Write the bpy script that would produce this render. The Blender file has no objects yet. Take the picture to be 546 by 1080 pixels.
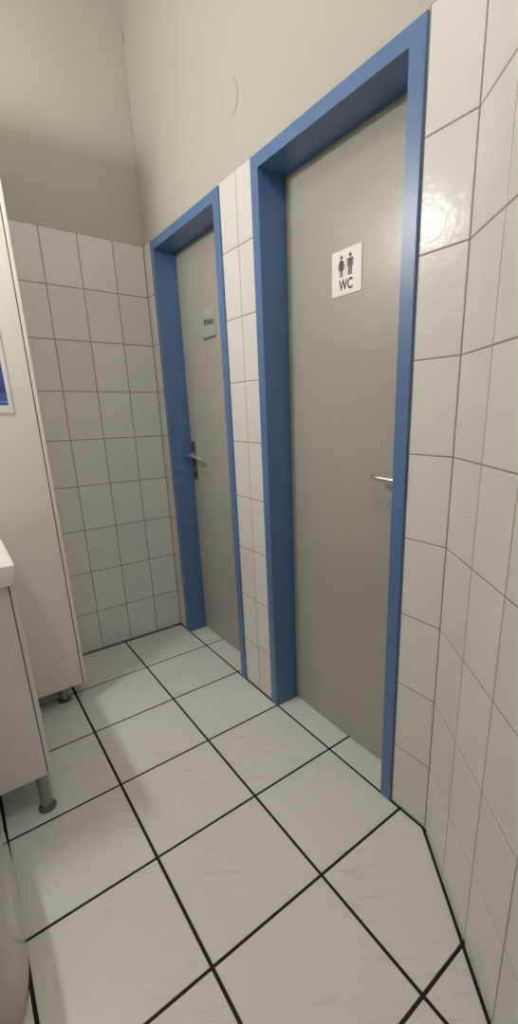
import bpy, bmesh, math, random
from mathutils import Vector, Matrix
random.seed(7)
SC = bpy.context.scene
COL = SC.collection

# ------------------------------------------------------------------ measures (metres)
S = 0.335                       # floor tile pitch
TOP = 2.016                     # top of the wall tiling
ROWS = [0.006] + [0.2236 + 0.2241 * k for k in range(9)]
FT = 0.006                      # tiling stands proud of the plaster
XC = 1.770                      # corner door wall / slanted wall
AR = math.radians(36.44)        # slant of right wall
YB = -1.275                     # wall behind the cabinets
XN = 3.30
ZC = 3.15
DOORS = [  # outer left, inner left, inner right, outer right
    (0.0954, 0.1341, 0.7163, 0.7550),
    (0.9688, 1.0095, 1.5973, 1.6379)]
HO, HI = 2.0083, 1.9713
REC = 0.1015                    # door leaf set back


# ------------------------------------------------------------------ helpers
def link(o, parent=None):
    COL.objects.link(o)
    if parent:
        o.parent = parent
        o.matrix_parent_inverse = Matrix.Identity(4)
    return o

def obj(name, bm, mats, parent=None, smooth=False, auto=None):
    me = bpy.data.meshes.new(name)
    bmesh.ops.recalc_face_normals(bm, faces=bm.faces[:])
    bm.to_mesh(me); bm.free()
    for m in (mats if isinstance(mats, (list, tuple)) else [mats]):
        me.materials.append(m)
    if smooth:
        for p in me.polygons: p.use_smooth = True
    if auto is not None:
        me.set_sharp_from_angle(angle=math.radians(auto))
    return link(bpy.data.objects.new(name, me), parent)

def empty(name, loc=(0, 0, 0)):
    o = bpy.data.objects.new(name, None)
    o.empty_display_size = 0.05
    o.location = loc
    return link(o)

def tag(o, label=None, cat=None, kind=None, group=None):
    if label: o['label'] = label
    if cat: o['category'] = cat
    if kind: o['kind'] = kind
    if group: o['group'] = group
    return o

def box(bm, x0, x1, y0, y1, z0, z1, bev=0.0, seg=2, off=(0, 0, 0), mi=0):
    g = bmesh.ops.create_cube(bm, size=1.0)
    vs = g['verts']
    for v in vs:
        v.co = Vector(((x0 + x1) / 2 + v.co.x * (x1 - x0), (y0 + y1) / 2 + v.co.y * (y1 - y0),
                       (z0 + z1) / 2 + v.co.z * (z1 - z0))) - Vector(off)
    fs = {f for v in vs for f in v.link_faces}
    for f in fs: f.material_index = mi
    if bev > 0:
        es = list({e for v in vs for e in v.link_edges})
        bmesh.ops.bevel(bm, geom=es, offset=bev, segments=seg, profile=0.5, affect='EDGES')

def lathe(bm, prof, n=48, cx=0, cy=0, sx=1.0, sy=1.0, p=2.0, cap_top=True, cap_bot=True):
    """prof = [(scale radius, z)]; superellipse section with half axes sx, sy."""
    rings = []
    for r, z in prof:
        ring = []
        for i in range(n):
            t = 2 * math.pi * i / n
            c, s = math.cos(t), math.sin(t)
            ring.append(bm.verts.new((cx + r * sx * math.copysign(abs(c) ** (2 / p), c),
                                      cy + r * sy * math.copysign(abs(s) ** (2 / p), s), z)))
        rings.append(ring)
    for a, b in zip(rings, rings[1:]):
        for i in range(n):
            bm.faces.new((a[i], a[(i + 1) % n], b[(i + 1) % n], b[i]))
    if cap_bot: bm.faces.new(rings[0][::-1])
    if cap_top: bm.faces.new(rings[-1])

def tube(bm, pts, rad, n=14, flat=1.0):
    """round bar through pts; rad a number or one per point; flat squeezes it vertically."""
    pts = [Vector(p) for p in pts]
    rs = rad if isinstance(rad, (list, tuple)) else [rad] * len(pts)
    rings = []
    up = Vector((0, 0, 1))
    for i, p in enumerate(pts):
        d = (pts[min(i + 1, len(pts) - 1)] - pts[max(i - 1, 0)]).normalized()
        a = d.cross(up)
        if a.length < 1e-3: a = d.cross(Vector((0, 1, 0)))
        a.normalize(); b = a.cross(d).normalized()
        rings.append([bm.verts.new(p + (a * math.cos(2 * math.pi * k / n) + b * flat * math.sin(2 * math.pi * k / n)) * rs[i]) for k in range(n)])
    for a, b in zip(rings, rings[1:]):
        for k in range(n):
            bm.faces.new((a[k], a[(k + 1) % n], b[(k + 1) % n], b[k]))
    bm.faces.new(rings[0][::-1]); bm.faces.new(rings[-1])

def prism(bm, poly, y0, y1, off=(0, 0, 0)):
    """polygon in x,z extruded from y0 to y1"""
    o = Vector(off)
    a = [bm.verts.new(Vector((x, y0, z)) - o) for x, z in poly]
    b = [bm.verts.new(Vector((x, y1, z)) - o) for x, z in poly]
    n = len(poly)
    bm.faces.new(a); bm.faces.new(b[::-1])
    for i in range(n):
        bm.faces.new((a[i], a[(i + 1) % n], b[(i + 1) % n], b[i]))

def tiles(name, rects, o, u, v, n, gap, mats, thick, depth=0.0009, bev=0.0012, parent=None, back=None):
    """rects (u0,u1,v0,v1) of tile cells on the plane o + u + v whose outward normal is n:
    pillowed tile faces over a recessed grout bed, one mesh."""
    o, u, v, n = Vector(o), Vector(u), Vector(v), Vector(n)
    bm = bmesh.new()
    lay = bm.faces.layers.float.new('tint')
    P = lambda a, b, h: bm.verts.new(o + u * a + v * b + n * h)
    for (a0, a1, b0, b1) in rects:
        t = random.random()
        # tiny lippage tilt so every tile mirrors slightly differently
        ta, tb = random.uniform(-.0011, .0011), random.uniform(-.0011, .0011)
        A0, A1, B0, B1 = a0 + gap / 2, a1 - gap / 2, b0 + gap / 2, b1 - gap / 2
        if A1 - A0 < .004 or B1 - B0 < .004: continue
        ca, cb = (A0 + A1) / 2, (B0 + B1) / 2
        hh = lambda a, b: (a - ca) * ta + (b - cb) * tb
        low = [P(a, b, -thick) for a, b in ((A0, B0), (A1, B0), (A1, B1), (A0, B1))]
        mid = [P(a, b, hh(a, b) - bev * .6) for a, b in ((A0, B0), (A1, B0), (A1, B1), (A0, B1))]
        i = bev
        top = [P(a, b, hh(a, b)) for a, b in ((A0 + i, B0 + i), (A1 - i, B0 + i), (A1 - i, B1 - i), (A0 + i, B1 - i))]
        fs = [bm.faces.new(top)]
        for k in range(4):
            fs.append(bm.faces.new((mid[k], mid[(k + 1) % 4], top[(k + 1) % 4], top[k])))
            fs.append(bm.faces.new((low[k], low[(k + 1) % 4], mid[(k + 1) % 4], mid[k])))
        for f in fs: f.material_index = 0; f[lay] = t
    for (a0, a1, b0, b1) in (back or []):
        q = [P(a0, b0, -depth), P(a1, b0, -depth), P(a1, b1, -depth), P(a0, b1, -depth)]
        r = [P(a0, b0, -thick), P(a1, b0, -thick), P(a1, b1, -thick), P(a0, b1, -thick)]
        fs = [bm.faces.new(q)] + [bm.faces.new((r[k], r[(k + 1) % 4], q[(k + 1) % 4], q[k])) for k in range(4)]
        for f in fs: f.material_index = 1
    me = bpy.data.meshes.new(name)
    bm.normal_update()
    # outward orientation
    for f in bm.faces:
        if f.normal.dot(n) < -0.2: f.normal_flip()
    bm.to_mesh(me); bm.free()
    for m in mats: me.materials.append(m)
    return link(bpy.data.objects.new(name, me), parent)

def text_mesh(name, txt, height_cap, mat, parent, x, y, z, width=None, off=(0, 0, 0), extrude=.0004, bold=.028):
    """lettering on a plane facing -y; x centre, z baseline"""
    c = bpy.data.curves.new(name, 'FONT'); c.body = txt; c.align_x = 'CENTER'
    c.size = 1; c.extrude = 0.0; c.offset = bold; c.resolution_u = 6
    t = bpy.data.objects.new(name, c); COL.objects.link(t)
    dg = bpy.context.evaluated_depsgraph_get()
    me = bpy.data.meshes.new_from_object(t.evaluated_get(dg))
    bpy.data.objects.remove(t); bpy.data.curves.remove(c)
    xs = [v.co.x for v in me.vertices]
    cap = 0.69
    sy = height_cap / cap
    sx = width / (max(xs) - min(xs)) if width else sy
    mx = (max(xs) + min(xs)) / 2
    bm = bmesh.new(); bm.from_mesh(me); bpy.data.meshes.remove(me)
    for v in bm.verts:
        v.co = Vector((x + (v.co.x - mx) * sx, y, z + v.co.y * sy)) - Vector(off)
    r = bmesh.ops.extrude_face_region(bm, geom=bm.faces[:])
    for e in r['geom']:
        if isinstance(e, bmesh.types.BMVert): e.co.y -= extrude
    return obj(name, bm, mat, parent)


# ------------------------------------------------------------------ materials
def mat(name, col, rough=.5, metal=0.0, spec=.5, coat=0.0):
    m = bpy.data.materials.new(name); m.use_nodes = True
    b = m.node_tree.nodes['Principled BSDF']
    b.inputs['Base Color'].default_value = (*col, 1)
    b.inputs['Roughness'].default_value = rough
    b.inputs['Metallic'].default_value = metal
    b.inputs['Specular IOR Level'].default_value = spec
    b.inputs['Coat Weight'].default_value = coat
    return m

def nodes(m):
    nt = m.node_tree
    return nt, nt.nodes, nt.links, nt.nodes['Principled BSDF']

def coords(nt, scale=(1, 1, 1), rot=(0, 0, 0)):
    tc = nt.nodes.new('ShaderNodeTexCoord'); mp = nt.nodes.new('ShaderNodeMapping')
    mp.inputs['Scale'].default_value = scale; mp.inputs['Rotation'].default_value = rot
    nt.links.new(tc.outputs['Object'], mp.inputs['Vector'])
    return mp.outputs['Vector']

def noise(nt, vec, scale, detail=3, rough=.5):
    n = nt.nodes.new('ShaderNodeTexNoise'); n.inputs['Scale'].default_value = scale
    n.inputs['Detail'].default_value = detail; n.inputs['Roughness'].default_value = rough
    nt.links.new(vec, n.inputs['Vector'])
    return n.outputs['Fac']

def ramp(nt, fac, stops):
    r = nt.nodes.new('ShaderNodeValToRGB')
    e = r.color_ramp.elements
    e[0].position, e[0].color = stops[0][0], (*stops[0][1], 1)
    e[1].position, e[1].color = stops[-1][0], (*stops[-1][1], 1)
    for p, c in stops[1:-1]:
        k = e.new(p); k.color = (*c, 1)
    nt.links.new(fac, r.inputs['Fac'])
    return r.outputs['Color']

def mixc(nt, fac, a, b, mode='MIX'):
    n = nt.nodes.new('ShaderNodeMix'); n.data_type = 'RGBA'; n.blend_type = mode
    for s, v in ((n.inputs['Factor'], fac), (n.inputs[6], a), (n.inputs[7], b)):
        if hasattr(v, 'links'): nt.links.new(v, s)
        elif isinstance(v, (int, float)): s.default_value = v
        else: s.default_value = (*v, 1)
    return n.outputs[2]

def bump(nt, b, h, strength, dist):
    n = nt.nodes.new('ShaderNodeBump'); n.inputs['Strength'].default_value = strength
    n.inputs['Distance'].default_value = dist
    nt.links.new(h, n.inputs['Height']); nt.links.new(n.outputs['Normal'], b.inputs['Normal'])

# plaster
M_paint = mat('cream_plaster', (.66, .62, .52), .75, spec=.25)
nt, N, L, B = nodes(M_paint); v = coords(nt)
L.new(mixc(nt, noise(nt, v, 2.2, 4), (.43, .405, .345), (.475, .45, .385)), B.inputs['Base Color'])
bump(nt, B, noise(nt, v, 55, 5, .6), .25, .004)
M_ceil = mat('ceiling_paint', (.74, .70, .62), .8, spec=.2)
nt, N, L, B = nodes(M_ceil); bump(nt, B, noise(nt, coords(nt), 60, 4), .2, .003)

# glazed wall tiles
M_tile = mat('white_wall_tile', (.72, .70, .66), .21, spec=.24)
nt, N, L, B = nodes(M_tile); v = coords(nt)
at = nt.nodes.new('ShaderNodeAttribute'); at.attribute_name = 'tint'
base = ramp(nt, at.outputs['Fac'], [(0, (.675, .665, .63)), (.5, (.715, .705, .67)), (1, (.74, .73, .70))])
cloud = noise(nt, v, 9, 4)
L.new(mixc(nt, cloud, base, mixc(nt, .5, base, (.75, .715, .68))), B.inputs['Base Color'])
bump(nt, B, noise(nt, v, 48, 3), .20, .004)
M_grout = mat('grey_wall_grout', (.20, .175, .135), .9, spec=.1)
nt, N, L, B = nodes(M_grout)
L.new(mixc(nt, noise(nt, coords(nt), 6, 4), (.20, .18, .14), (.29, .26, .21)), B.inputs['Base Color'])

# marbled floor tiles
M_floor = mat('marbled_floor_tile', (.6, .58, .53), .3, spec=.45)
nt, N, L, B = nodes(M_floor)
vs_ = coords(nt, (1, 1, 1), (0, 0, math.radians(-52)))
mp = nt.nodes.new('ShaderNodeMapping'); mp.inputs['Scale'].default_value = (9, 62, 1)
L.new(vs_, mp.inputs['Vector'])
at = nt.nodes.new('ShaderNodeAttribute'); at.attribute_name = 'tint'
ad = nt.nodes.new('ShaderNodeVectorMath'); ad.operation = 'ADD'
sc_ = nt.nodes.new('ShaderNodeVectorMath'); sc_.operation = 'SCALE'; sc_.inputs['Scale'].default_value = 37.0
L.new(at.outputs['Vector'], sc_.inputs[0]); L.new(mp.outputs['Vector'], ad.inputs[0]); L.new(sc_.outputs['Vector'], ad.inputs[1])
streak = noise(nt, ad.outputs['Vector'], 1.0, 4, .6)
v = coords(nt)
cloud = noise(nt, v, 7, 5, .6)
base = mixc(nt, cloud, (.69, .675, .625), (.76, .745, .695))
sfac = ramp(nt, streak, [(0, (0, 0, 0)), (.56, (0, 0, 0)), (.72, (1, 1, 1)), (1, (1, 1, 1))])
pf = ramp(nt, noise(nt, v, 5.0, 2), [(0, (0, 0, 0)), (.42, (0, 0, 0)), (.62, (1, 1, 1)), (1, (1, 1, 1))])
mm = nt.nodes.new('ShaderNodeMath'); mm.operation = 'MULTIPLY'; L.new(sfac, mm.inputs[0]); L.new(pf, mm.inputs[1])
m2 = nt.nodes.new('ShaderNodeMath'); m2.operation = 'MULTIPLY'; L.new(mm.outputs[0], m2.inputs[0]); m2.inputs[1].default_value = .55
L.new(mixc(nt, m2.outputs[0], base, (.43, .40, .35)), B.inputs['Base Color'])
bump(nt, B, noise(nt, v, 40, 2), .10, .003)
M_fgrout = mat('dark_floor_grout', (.022, .017, .013), .9, spec=.1)

# painted steel door frame, door leaf
M_blue = mat('blue_lacquer', (.10, .19, .39), .33, spec=.5)
nt, N, L, B = nodes(M_blue); v = coords(nt)
L.new(mixc(nt, noise(nt, v, 4, 3), (.060, .132, .305), (.071, .152, .34)), B.inputs['Base Color'])
bump(nt, B, noise(nt, v, 120, 3), .08, .002)
M_leaf = mat('grey_door_paint', (.44, .415, .345), .25, spec=.6)
nt, N, L, B = nodes(M_leaf); v = coords(nt)
L.new(mixc(nt, noise(nt, v, 3, 4), (.335, .322, .268), (.365, .352, .295)), B.inputs['Base Color'])
bump(nt, B, noise(nt, v, 140, 3), .16, .003)
M_seal = mat('grey_rubber_seal', (.16, .155, .14), .7)
M_chrome = mat('satin_aluminium', (.72, .70, .66), .28, metal=1.0)
M_dplate = mat('dark_handle_plate', (.10, .095, .085), .4, metal=.7)
M_black = mat('black_print', (.014, .013, .012), .5)
M_sign = mat('white_sign_plate', (.90, .88, .83), .35)
M_silver = mat('silver_sign_plate', (.33, .33, .30), .45, metal=.0)
M_siltrim = mat('dark_sign_edge', (.17, .165, .15), .45, metal=.3)
M_divider = mat('light_grey_print', (.55, .53, .50), .5)

# furniture
def lacquer(name, a, b, rough):
    m = mat(name, a, rough, spec=.45)
    nt, N, L, B = nodes(m); v = coords(nt)
    L.new(mixc(nt, noise(nt, v, 2.5, 3), a, b), B.inputs['Base Color'])
    bump(nt, B, noise(nt, v, 90, 2), .05, .002)
    return m
M_cab = lacquer('cream_white_melamine', (.70, .66, .58), (.73, .69, .61), .38)
M_edge = lacquer('cream_edge_band', (.70, .65, .54), (.74, .69, .58), .4)
M_van = lacquer('grey_white_melamine', (.69, .665, .645), (.72, .695, .675), .38)
M_dark = mat('dark_gap', (.02, .018, .014), .8)
M_basin = lacquer('white_ceramic', (.86, .84, .80), (.88, .86, .82), .12)
M_foot = mat('brushed_steel_foot', (.33, .32, .29), .42, metal=.9)
M_footb = mat('dark_foot_disc', (.10, .095, .085), .45, metal=.3)
M_bin = lacquer('glossy_greyish_plastic', (.46, .445, .375), (.49, .47, .40), .14)
M_pframe = mat('white_plastic_frame', (.72, .71, .69), .35)
M_pic = mat('blue_notice', (.03, .06, .25), .25)
nt, N, L, B = nodes(M_pic)
tc = nt.nodes.new('ShaderNodeTexCoord'); sp = nt.nodes.new('ShaderNodeSeparateXYZ'); L.new(tc.outputs['Generated'], sp.inputs[0])
L.new(ramp(nt, sp.outputs['Z'], [(0, (.035, .06, .20)), (.03, (.03, .07, .27)), (.042, (.20, .29, .50)), (.052, (.04, .09, .33)), (.13, (.035, .065, .26)), (.16, (.02, .03, .13)), (.30, (.035, .06, .24)), (1, (.03, .055, .22))]), B.inputs['Base Color'])
M_lampb = mat('lamp_housing', (.8, .8, .78), .4)
def emit(name, col, s):
    m = bpy.data.materials.new(name); m.use_nodes = True
    b = m.node_tree.nodes['Principled BSDF']
    b.inputs['Base Color'].default_value = (.9, .88, .82, 1)
    b.inputs['Emission Color'].default_value = (*col, 1)
    b.inputs['Emission Strength'].default_value = s
    return m
M_glow = emit('lamp_diffuser_glow', (1.0, .968, .93), 242.0)
M_glow2 = emit('ceiling_lamp_glow', (1.0, .98, .955), 34.0)


# ------------------------------------------------------------------ the room shell
def shell(name, boxes, m, label, cat):
    bm = bmesh.new()
    for b in boxes: box(bm, *b)
    o = obj(name, bm, m)
    return tag(o, label, cat, 'structure')

wd = shell('wall_door',
           [(-.3, DOORS[0][0] + .01, FT, .26, -.02, ZC), (DOORS[0][3] - .01, DOORS[1][0] + .01, FT, .26, -.02, ZC),
            (DOORS[1][3] - .01, XC + .3, FT, .26, -.02, ZC),
            (DOORS[0][0] + .01, DOORS[0][3] - .01, FT, .26, HO - .01, ZC), (DOORS[1][0] + .01, DOORS[1][3] - .01, FT, .26, HO - .01, ZC)],
           M_paint, 'cream painted long wall holding both blue framed doors', 'wall')
wf = shell('wall_far', [(-.25, -FT, YB - .2, FT + .1, -.02, ZC)], M_paint,
           'cream painted end wall above grey looking white tiles at the far left', 'wall')
wl = shell('wall_left', [(-.25, XN + .2, YB - .2, YB, -.02, ZC)], M_paint, 'cream wall behind the white cabinets', 'wall')
wn = shell('wall_near', [(XN, XN + .2, YB - .2, -.9, -.02, ZC)], M_paint, 'cream wall behind the viewer', 'wall')
# slanted right wall
ur = Vector((math.cos(AR), -math.sin(AR), 0)); nr = Vector((-math.sin(AR), -math.cos(AR), 0))
bm = bmesh.new()
o_ = Vector((XC, 0, 0)) - nr * FT
L_ = 2.25
q = [o_ - ur * .01, o_ + ur * L_, o_ + ur * L_ - nr * .2, o_ - ur * .01 - nr * .2]
lo = [bm.verts.new((p.x, p.y, -.02)) for p in q]; hi = [bm.verts.new((p.x, p.y, ZC)) for p in q]
bm.faces.new(lo[::-1]); bm.faces.new(hi)
for k in range(4): bm.faces.new((lo[k], lo[(k + 1) % 4], hi[(k + 1) % 4], hi[k]))
wr = tag(obj('wall_right', bm, M_paint), 'slanted white tiled wall on the right', 'wall', 'structure')
shell('ceiling', [(-.25, XN + .2, YB - .2, .26, ZC, ZC + .1)], M_ceil, 'plain cream ceiling high above the doors', 'ceiling')

# wall tiling (one mesh per wall, child of its wall)
G = .0034
def grid(us, vs): return [(a, b, c, d) for a, b in zip(us, us[1:]) for c, d in zip(vs, vs[1:])]
R1 = grid([.0005, DOORS[0][0] - .001], ROWS) + grid([DOORS[0][3] + .001, .868, DOORS[1][0] - .001], ROWS) + grid([DOORS[1][3] + .003, XC - .001], ROWS)
tiles('tiling', R1, (0, 0, 0), (1, 0, 0), (0, 0, 1), (0, -1, 0), G, [M_tile, M_grout], FT + .001, parent=wd,
      back=[(.001, DOORS[0][0], ROWS[0], TOP), (DOORS[0][3], DOORS[1][0], ROWS[0], TOP), (DOORS[1][3], XC, ROWS[0], TOP)])
us = [.0005] + [.147 + .1535 * k for k in range(9)]; us[-1] = -YB
tiles('tiling', grid(us, ROWS), (0, 0, 0), (0, -1, 0), (0, 0, 1), (1, 0, 0), .0042, [M_tile, M_grout], FT + .001, parent=wf,
      back=[(0, -YB, ROWS[0], TOP)])
us = [.0005, .151] + [.2984 + .1462 * k for k in range(14)]
us = [a for a in us if a < L_]
tiles('tiling', grid(us, ROWS), (XC, 0, 0), ur, (0, 0, 1), nr, G, [M_tile, M_grout], FT + .001, parent=wr,
      back=[(0, us[-1], ROWS[0], TOP)])

# floor: square tiles over dark wide joints
xs = [S * k for k in range(0, 12)]
ys = [-S * 4] + [-S * k for k in (3, 2, 1, 0)] + [.16]
xs[0] = .004
rects = grid(xs, ys)
fl = tiles('floor', rects, (0, 0, 0), (1, 0, 0), (0, 1, 0), (0, 0, 1), .0088, [M_floor, M_fgrout], .04, depth=.0018, bev=.0015,
           back=[(-.1, xs[-1], YB - .1, .2)])
tag(fl, 'pale marbled floor of large square tiles with dark joints', 'floor', 'structure')

bm = bmesh.new()
p0 = Vector((XC, 0, .0009)); j = .009
q = [p0 - ur * .004, p0 + ur * L_, p0 + ur * L_ + nr * j, p0 + nr * j - ur * .006]
bm.faces.new([bm.verts.new(p) for p in q])
obj('wall_joint', bm, M_fgrout, fl)

# uneven filler bead in the plaster corner and a small chip in it
bm = bmesh.new()
pts = []; z = TOP + .004
while z < ZC - .01:
    pts.append((-FT + .001 + random.uniform(-.0012, .0022), FT - .001 + random.uniform(-.002, .001), z)); z += .03
tube(bm, pts, .0035, 8)
cb = obj('corner_filler', bm, M_paint, wf, smooth=True)
bm = bmesh.new()
tube(bm, [(.014, FT, 2.838), (.006, FT, 2.815), (.002, FT, 2.795)], [.001, .0035, .001], 6)
obj('plaster_chip', bm, M_siltrim, wf)
bm = bmesh.new()
lathe(bm, [(1, 0), (1, .0016), (.975, .0026)], n=64, sx=.058, sy=.058)
bmesh.ops.rotate(bm, verts=bm.verts[:], cent=(0, 0, 0), matrix=Matrix.Rotation(math.radians(90), 3, 'X'))
jc = obj('junction_box_cover', bm, M_paint, smooth=True, auto=40)
jc.location = (.843, FT, 2.219); jc.rotation_euler = (math.radians(1.6), 0, math.radians(-1.2))
tag(jc, 'round painted-over junction box cover on the cream wall between and above the doors', 'cover')


# ------------------------------------------------------------------ doors
def door(i, label):
    x0, x1, x2, x3 = DOORS[i]
    root = empty('door_%d' % (i + 1), (x0, 0, 0))
    tag(root, label, 'door', 'structure')
    off = (x0, 0, 0)
    FY = -.0065
    # frame: face, jambs, lintel as one welded steel profile
    bm = bmesh.new()
    b = .0022
    # U outline extruded front to back
    out = [(x0, .0005), (x0, HO), (x3, HO), (x3, .0005), (x2, .0005), (x2, HI), (x1, HI), (x1, .0005)]
    prism(bm, out, FY, .20, off)
    es = [e for e in bm.edges if all(abs(v.co.y - FY) < 1e-6 for v in e.verts) and not all(v.co.z < .01 for v in e.verts)]
    bmesh.ops.bevel(bm, geom=es, offset=b, segments=3, profile=.5, affect='EDGES')
    fr = obj('door_frame', bm, M_blue, root)
    tag(fr, 'blue lacquered steel frame')
    # stop behind the leaf
    bm = bmesh.new()
    for q in ((x1 - .001, x1 + .014, REC + .041, .19, .002, HI), (x2 - .014, x2 + .001, REC + .041, .19, .002, HI), (x1, x2, REC + .041, .19, HI - .014, HI + .001),
              (x1, x2, REC + .043, .19, .0005, .012)):
        box(bm, *q, off=off)
    obj('door_stop', bm, M_blue, root)
    # rubber seal strip seen in the gap
    bm = bmesh.new()
    for q in ((x1, x1 + .004, REC + .001, REC + .03, .003, HI), (x2 - .004, x2, REC + .001, REC + .03, .003, HI), (x1, x2, REC + .001, REC + .03, HI - .004, HI)):
        box(bm, *q, off=off)
    obj('seal', bm, M_seal, root)
    bm = bmesh.new()
    box(bm, x1 + .004, x2 - .004, REC, REC + .04, .0055, HI - .004, bev=.0015, off=off)
    lf = obj('door_leaf', bm, M_leaf, root)
    tag(lf, 'flat grey beige painted door leaf')
    return root, off

d1, off1 = door(0, 'narrow far door in a blue frame, grey leaf with small silver sign')
d2, off2 = door(1, 'larger near door in a blue frame, grey leaf with white WC sign')

def handle(root, off, px, sgn, pmat, z0, z1, zl, length, droop, pw, tag_label):
    Y = REC
    bm = bmesh.new()
    box(bm, px - pw, px + pw, Y - .007, Y, z0, z1, bev=.003, seg=3, off=off)
    pl = obj('handle_plate', bm, pmat, root)
    tag(pl, tag_label)
    bm = bmesh.new()
    o = Vector(off)
    hub = [(px, Y - .005, zl), (px, Y - .02, zl)]
    tube(bm, [Vector(p) - o for p in hub], [.012, .011], 20)
    path = [(px, Y - .015, zl)]
    for k in range(7):
        a = math.pi / 2 * k / 6
        path.append((px + sgn * .017 * (1 - math.cos(a)), Y - .035 - .017 * math.sin(a), zl))
    n = 10
    for k in range(1, n + 1):
        t = k / n
        path.append((px + sgn * (.017 + (length - .017) * t), Y - .052 + .014 * max(0, t - .72) / .28, zl + droop(t)))
    rr = [.0085] * 8 + [.0085 - .0012 * (k / n) for k in range(1, n + 1)]
    path.append(tuple(Vector(path[-1]) + Vector((sgn * .003, .0005, 0)))); rr.append(.004)
    tube(bm, [Vector(p) - o for p in path], rr, 16)
    obj('lever', bm, M_chrome, pl, smooth=True, auto=50)
    bm = bmesh.new()
    zk = zl - .072
    tube(bm, [Vector((px, Y - .0065, zk)) - o, Vector((px, Y - .0085, zk)) - o], .008, 20)
    box(bm, px - .004, px + .004, Y - .0085, Y - .0065, zk - .021, zk - .004, bev=.0005, off=off)
    obj('keyhole', bm, M_chrome if pmat is M_dplate else M_dplate, pl)

handle(d1, off1, .168, 1, M_dplate, .893, 1.091, 1.022, .150, lambda t: .006 * math.sin(math.pi * t) - .012 * t * t, .017, 'long dark handle plate')
handle(d2, off2, 1.568, -1, M_chrome, .90, 1.09, 1.036, .106, lambda t: .004 * t, .018, 'long metal handle plate')


# ------------------------------------------------------------------ signs on the doors
# WC sign
sx0, sx1, sz0, sz1 = 1.2415, 1.3660, 1.5675, 1.6905
root = empty('restroom_sign', (sx0, REC, sz0))
tag(root, 'white square restroom sign with woman and man figures and WC on near grey door', 'sign')
off = (sx0, REC, sz0)
bm = bmesh.new(); box(bm, sx0, sx1, REC - .0025, REC, sz0, sz1, bev=.0008, off=off)
obj('plate', bm, M_sign, root)
YS = REC - .0025
def circ(cx, cz, r, n=24): return [(cx + r * math.cos(2 * math.pi * k / n), cz + r * math.sin(2 * math.pi * k / n)) for k in range(n)]
def figure(name, polys):
    bm = bmesh.new()
    for p in polys: prism(bm, p, YS, YS - .0005, off)
    return obj(name, bm, M_black, root)
fx, ft = sx0 + .0415, sz1 - .0205        # woman: head centre
figure('woman_pictogram', [
    circ(fx, ft, .0058),
    [(fx - .0055, ft - .0075), (fx + .0055, ft - .0075), (fx + .0085, ft - .0100), (fx + .0150, ft - .0270), (fx + .0120, ft - .0285), (fx + .0066, ft - .0155),
     (fx + .0115, ft - .0350), (fx - .0115, ft - .0350), (fx - .0066, ft - .0155), (fx - .0120, ft - .0285), (fx - .0150, ft - .0270), (fx - .0085, ft - .0100)],
    [(fx - .0058, ft - .0345), (fx - .0010, ft - .0345), (fx - .0010, ft - .0520), (fx - .0058, ft - .0520)],
    [(fx + .0010, ft - .0345), (fx + .0058, ft - .0345), (fx + .0058, ft - .0520), (fx + .0010, ft - .0520)]])
mx, mt = sx0 + .0785, sz1 - .0205
figure('man_pictogram', [
    circ(mx, mt, .0058),
    [(mx - .0105, mt - .0075), (mx + .0105, mt - .0075), (mx + .0128, mt - .0095), (mx + .0128, mt - .0300), (mx + .0092, mt - .0300), (mx + .0092, mt - .0130), (mx + .0076, mt - .0130),
     (mx + .0076, mt - .0300), (mx - .0076, mt - .0300), (mx - .0076, mt - .0130), (mx - .0092, mt - .0130), (mx - .0092, mt - .0300), (mx - .0128, mt - .0300), (mx - .0128, mt - .0095)],
    [(mx - .0076, mt - .0298), (mx - .0010, mt - .0298), (mx - .0010, mt - .0520), (mx - .0076, mt - .0520)],
    [(mx + .0010, mt - .0298), (mx + .0076, mt - .0298), (mx + .0076, mt - .0520), (mx + .0010, mt - .0520)]])
bm = bmesh.new(); prism(bm, [(sx0 + .0594, sz1 - .015), (sx0 + .0610, sz1 - .015), (sx0 + .0610, sz1 - .073), (sx0 + .0594, sz1 - .073)], YS, YS - .0004, off)
obj('divider_line', bm, M_divider, root)
text_mesh('lettering', 'WC', .0275, M_black, root, sx0 + .0605, YS, sz1 - .1085, width=.059, off=off)

# Privat sign
px0, px1, pz0, pz1 = .3705, .4850, 1.5630, 1.6850
root = empty('private_sign', (px0, REC, pz0))
tag(root, 'small silver square sign reading Privat on the far grey door', 'sign')
off = (px0, REC, pz0)
bm = bmesh.new(); box(bm, px0, px1, REC - .003, REC, pz0, pz1, bev=.0008, off=off)
obj('plate', bm, M_silver, root)
bm = bmesh.new(); box(bm, px0, px1, REC - .0065, REC - .001, pz0 - .003, pz0 + .004, bev=.0008, off=off)
obj('holder_edge', bm, M_siltrim, root)
text_mesh('lettering', 'Privat', .0265, M_black, root, px0 + .0565, REC - .003, pz1 - .0695, width=.090, off=off, bold=.03)


# ------------------------------------------------------------------ furniture along the left wall
def foot(parent, x, y, h, off):
    bm = bmesh.new()
    n = 24
    def ring(r, z): return (r, z)
    lathe(bm, [(1, .012), (1, h)], n=n, sx=.0165, sy=.0165)
    for v_ in bm.verts: v_.co += Vector((x, y, 0)) - Vector(off)
    f = obj('foot', bm, M_foot, parent, smooth=True, auto=40)
    bm = bmesh.new()
    lathe(bm, [(.9, 0.0005), (1, .002), (1, .007), (.86, .0125), (.70, .014)], n=n, sx=.0265, sy=.0265)
    for v_ in bm.verts: v_.co += Vector((x, y, 0)) - Vector(off)
    obj('foot_disc', bm, M_footb, f, smooth=True, auto=40)
    return f

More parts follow.
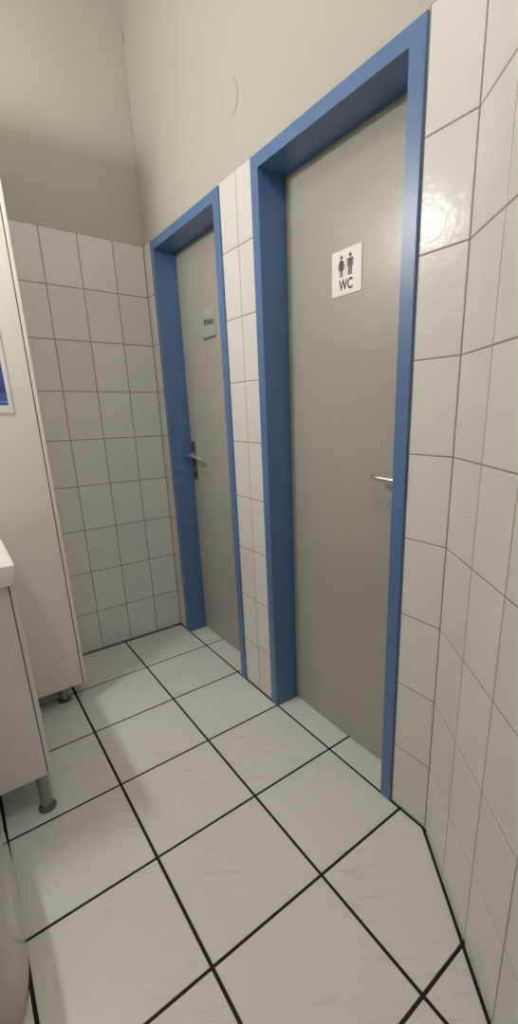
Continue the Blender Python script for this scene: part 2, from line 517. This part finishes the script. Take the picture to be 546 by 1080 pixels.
def cabinet(name, label, cat, X0, X1, yf, z0, z1, mbody, gap, dthick, feet, doors, hz):
    root = empty(name, (X0, YB, 0)); off = (X0, YB, 0)
    tag(root, label, cat)
    t = .016
    bm = bmesh.new()
    yb = yf + .0  # front of carcass
    box(bm, X0, X0 + t, YB + .002, yb, z0, z1, bev=.0006, off=off)
    box(bm, X1 - t, X1, YB + .002, yb, z0, z1, bev=.0006, off=off)
    box(bm, X0 + t, X1 - t, YB + .002, yb, z0, z0 + t, off=off)
    box(bm, X0 + t, X1 - t, YB + .002, yb, z1 - t, z1, off=off)
    box(bm, X0 + t, X1 - t, YB + .002, YB + .008, z0 + t, z1 - t, off=off)
    obj('carcass', bm, mbody, root)
    # dark strip standing in for the shade in the gap behind the door
    bm = bmesh.new()
    box(bm, X0 + .003, X1 - .0022, yb, yb + gap, z0 + .002, z1 - .002, off=off)
    obj('door_gap_shade', bm, M_dark, root)
    for (a, b, knob) in doors:
        bm = bmesh.new()
        box(bm, a, b, yb + gap, yb + gap + dthick, z0 - .001, z1 - (.001 if z1 > 1 else .0065), bev=.0015, off=off)
        d = obj('cabinet_door', bm, M_edge if mbody is M_cab else mbody, root)
    for (x, y) in feet: foot(root, x, y, z0 + .001, off)
    return root

XT0, XT1 = .012, .447
cabinet('tall_cabinet', 'tall cream white cupboard on short feet beside the far tiled wall', 'cabinet',
        XT0, XT1, -.6475, .102, 2.24, M_cab, .0042, .0125,
        [(.366, -.7186), (.09, -.7186), (.366, -1.20), (.09, -1.20)], [(XT0, XT1, .04)], 1.1)
XV0, XV1 = .500, .970
cabinet('vanity_cabinet', 'low white washbasin cabinet on steel feet at the left picture edge', 'cabinet',
        XV0, XV1, -.8685, .139, .7855, M_van, .0030, .0125,
        [(.946, -.8860), (.53, -.8860), (.946, -1.23), (.53, -1.23)], [(XV0, (XV0 + XV1) / 2 - .001, .7), ((XV0 + XV1) / 2 + .001, XV1, .76)], .66)

# washbasin on the vanity
root = empty('washbasin', ((.48 + 1.0) / 2, YB, .786)); off = tuple(root.location)
tag(root, 'white ceramic washbasin lying on the low cabinet, corner at left picture edge', 'washbasin')
bm = bmesh.new()
X0, X1, Yf, Z0, Z1 = .480, 1.000, -.843, .786, .847
bt = [(X0 + .012, YB + .002, Z0), (X1 - .008, YB + .002, Z0), (X1 - .008, Yf - .015, Z0), (X0 + .012, Yf - .015, Z0)]
tp = [(X0, YB + .002, Z1), (X1, YB + .002, Z1), (X1, Yf, Z1), (X0, Yf, Z1)]
bi = [(X0 + .06, YB + .10, Z1 - .001), (X1 - .06, YB + .10, Z1 - .001), (X1 - .06, Yf - .045, Z1 - .001), (X0 + .06, Yf - .045, Z1 - .001)]
bo = [(X0 + .11, YB + .14, Z1 - .048), (X1 - .11, YB + .14, Z1 - .048), (X1 - .11, Yf - .09, Z1 - .048), (X0 + .11, Yf - .09, Z1 - .048)]
rr = [[bm.verts.new(Vector(p) - Vector(off)) for p in ring] for ring in (bt, tp, bi, bo)]
bm.faces.new(rr[0][::-1])
for a, b in zip(rr, rr[1:]):
    for k in range(4): bm.faces.new((a[k], a[(k + 1) % 4], b[(k + 1) % 4], b[k]))
bm.faces.new(rr[3])
bmesh.ops.bevel(bm, geom=bm.edges[:], offset=.005, segments=4, profile=.5, affect='EDGES')
obj('basin_bowl', bm, M_basin, root, smooth=True, auto=40)
bm = bmesh.new()
lathe(bm, [(1, 0), (1, .003), (.8, .004)], n=24, sx=.021, sy=.021, cx=.74 - off[0], cy=-1.02 - off[1])
for v_ in bm.verts: v_.co.z += Z1 - .0495 - off[2] + .0005
obj('drain', bm, M_chrome, root, smooth=True, auto=40)
bm = bmesh.new()
fx = .74
tube(bm, [Vector(p) - Vector(off) for p in ((fx, -1.215, Z1 - .002), (fx, -1.215, Z1 + .07), (fx, -1.20, Z1 + .10), (fx, -1.16, Z1 + .11), (fx, -1.10, Z1 + .095), (fx, -1.095, Z1 + .08))], [.022, .02, .017, .013, .011, .011], 18)
tube(bm, [Vector(p) - Vector(off) for p in ((fx, -1.215, Z1 + .10), (fx, -1.22, Z1 + .125), (fx, -1.16, Z1 + .15))], [.015, .012, .006], 14)
obj('tap', bm, M_chrome, root, smooth=True, auto=50)

# framed blue notice on the side of the tall cabinet
root = empty('framed_notice', (XT1, -.955, 1.246)); off = tuple(root.location)
tag(root, 'blue notice in a thin white frame on the side of the tall cupboard', 'notice')
y0, y1, z0, z1 = -.958, -.7155, 1.2465, 1.585
bm = bmesh.new()
w = .0125; X = XT1
for q in ((y1 - w, y1, z0, z1), (y0, y0 + w, z0, z1), (y0 + w, y1 - w, z0, z0 + .026), (y0 + w, y1 - w, z1 - w, z1)):
    box(bm, X, X + .0035, q[0], q[1], q[2], q[3], bev=.0012, off=off)
obj('frame', bm, M_pframe, root)
bm = bmesh.new(); box(bm, X, X + .0022, y0 + w, y1 - w, z0 + .026, z1 - w, off=off)
obj('picture', bm, M_pic, root)

# rounded glossy bin by the vanity
bx, by = 1.268, -1.1330
root = empty('waste_bin', (bx, by, 0))
tag(root, 'rounded glossy greyish bin on the floor at the bottom left corner', 'bin')
bm = bmesh.new()
lathe(bm, [(.95, .0005), (.975, .004), (.99, .014), (1.0, .04), (1.0, .12), (.995, .25), (.985, .40), (.965, .405), (.95, .40), (.93, .05)], n=96, sx=.292, sy=.1365, p=3.5, cap_top=True)
obj('bin_body', bm, M_bin, root, smooth=True, auto=60)

# ------------------------------------------------------------------ lamps (both outside the frame)
root = empty('mirror_lamp', (.60, YB, 2.15)); off = tuple(root.location)
tag(root, 'short tubular mirror lamp on the wall above the washbasin', 'lamp')
bm = bmesh.new(); box(bm, .59, .87, YB, YB + .03, 2.12, 2.18, bev=.004, off=off)
obj('housing', bm, M_lampb, root)
bm = bmesh.new(); tube(bm, [Vector((.60, YB + .065, 2.15)) - Vector(off), Vector((.84, YB + .065, 2.15)) - Vector(off)], .028, 20)
obj('diffuser', bm, M_glow, root, smooth=True, auto=50)
root = empty('pendant_lamp', (1.95, -.80, ZC)); off = tuple(root.location)
tag(root, 'white opal globe lamp hanging from the ceiling', 'lamp')
bm = bmesh.new(); tube(bm, [(0, 0, 0), (0, 0, -.03), (0, 0, -.035), (0, 0, -.60)], [.05, .05, .012, .012], 24)
obj('rod', bm, M_lampb, root, smooth=True, auto=40)
bm = bmesh.new(); bmesh.ops.create_uvsphere(bm, u_segments=32, v_segments=20, radius=.11)
for v_ in bm.verts: v_.co.z -= .69
obj('diffuser', bm, M_glow2, root, smooth=True)

# ------------------------------------------------------------------ camera
cam = bpy.data.cameras.new('camera'); co = bpy.data.objects.new('camera', cam); COL.objects.link(co)
R = Matrix(((0.6189217399573841, -0.2026754166896278, 0.7588534478262652),
            (0.7852052328920497, 0.1839023776237767, -0.5912974359349649),
            (-0.019713499107623232, 0.9618225361125657, 0.27296297730448016)))
mw = R.to_4x4(); mw.translation = (2.3633397, -0.9343132, 1.2305499)
co.matrix_world = mw
cam.sensor_fit = 'VERTICAL'; cam.sensor_height = 36.0; cam.sensor_width = 18.2
cam.lens = 463.0856 / 1080 * 36.0
cam.shift_x = (273 - 312.548) / 1080
cam.shift_y = (565.77 - 540) / 1080
cam.clip_start = .02
SC.camera = co

w = bpy.data.worlds.new('world'); SC.world = w; w.use_nodes = True
w.node_tree.nodes['Background'].inputs['Color'].default_value = (0, 0, 0, 1)
SC.view_settings.view_transform = 'Standard'
SC.view_settings.look = 'None'
SC.view_settings.exposure = -0.31
SC.view_settings.gamma = 1.18
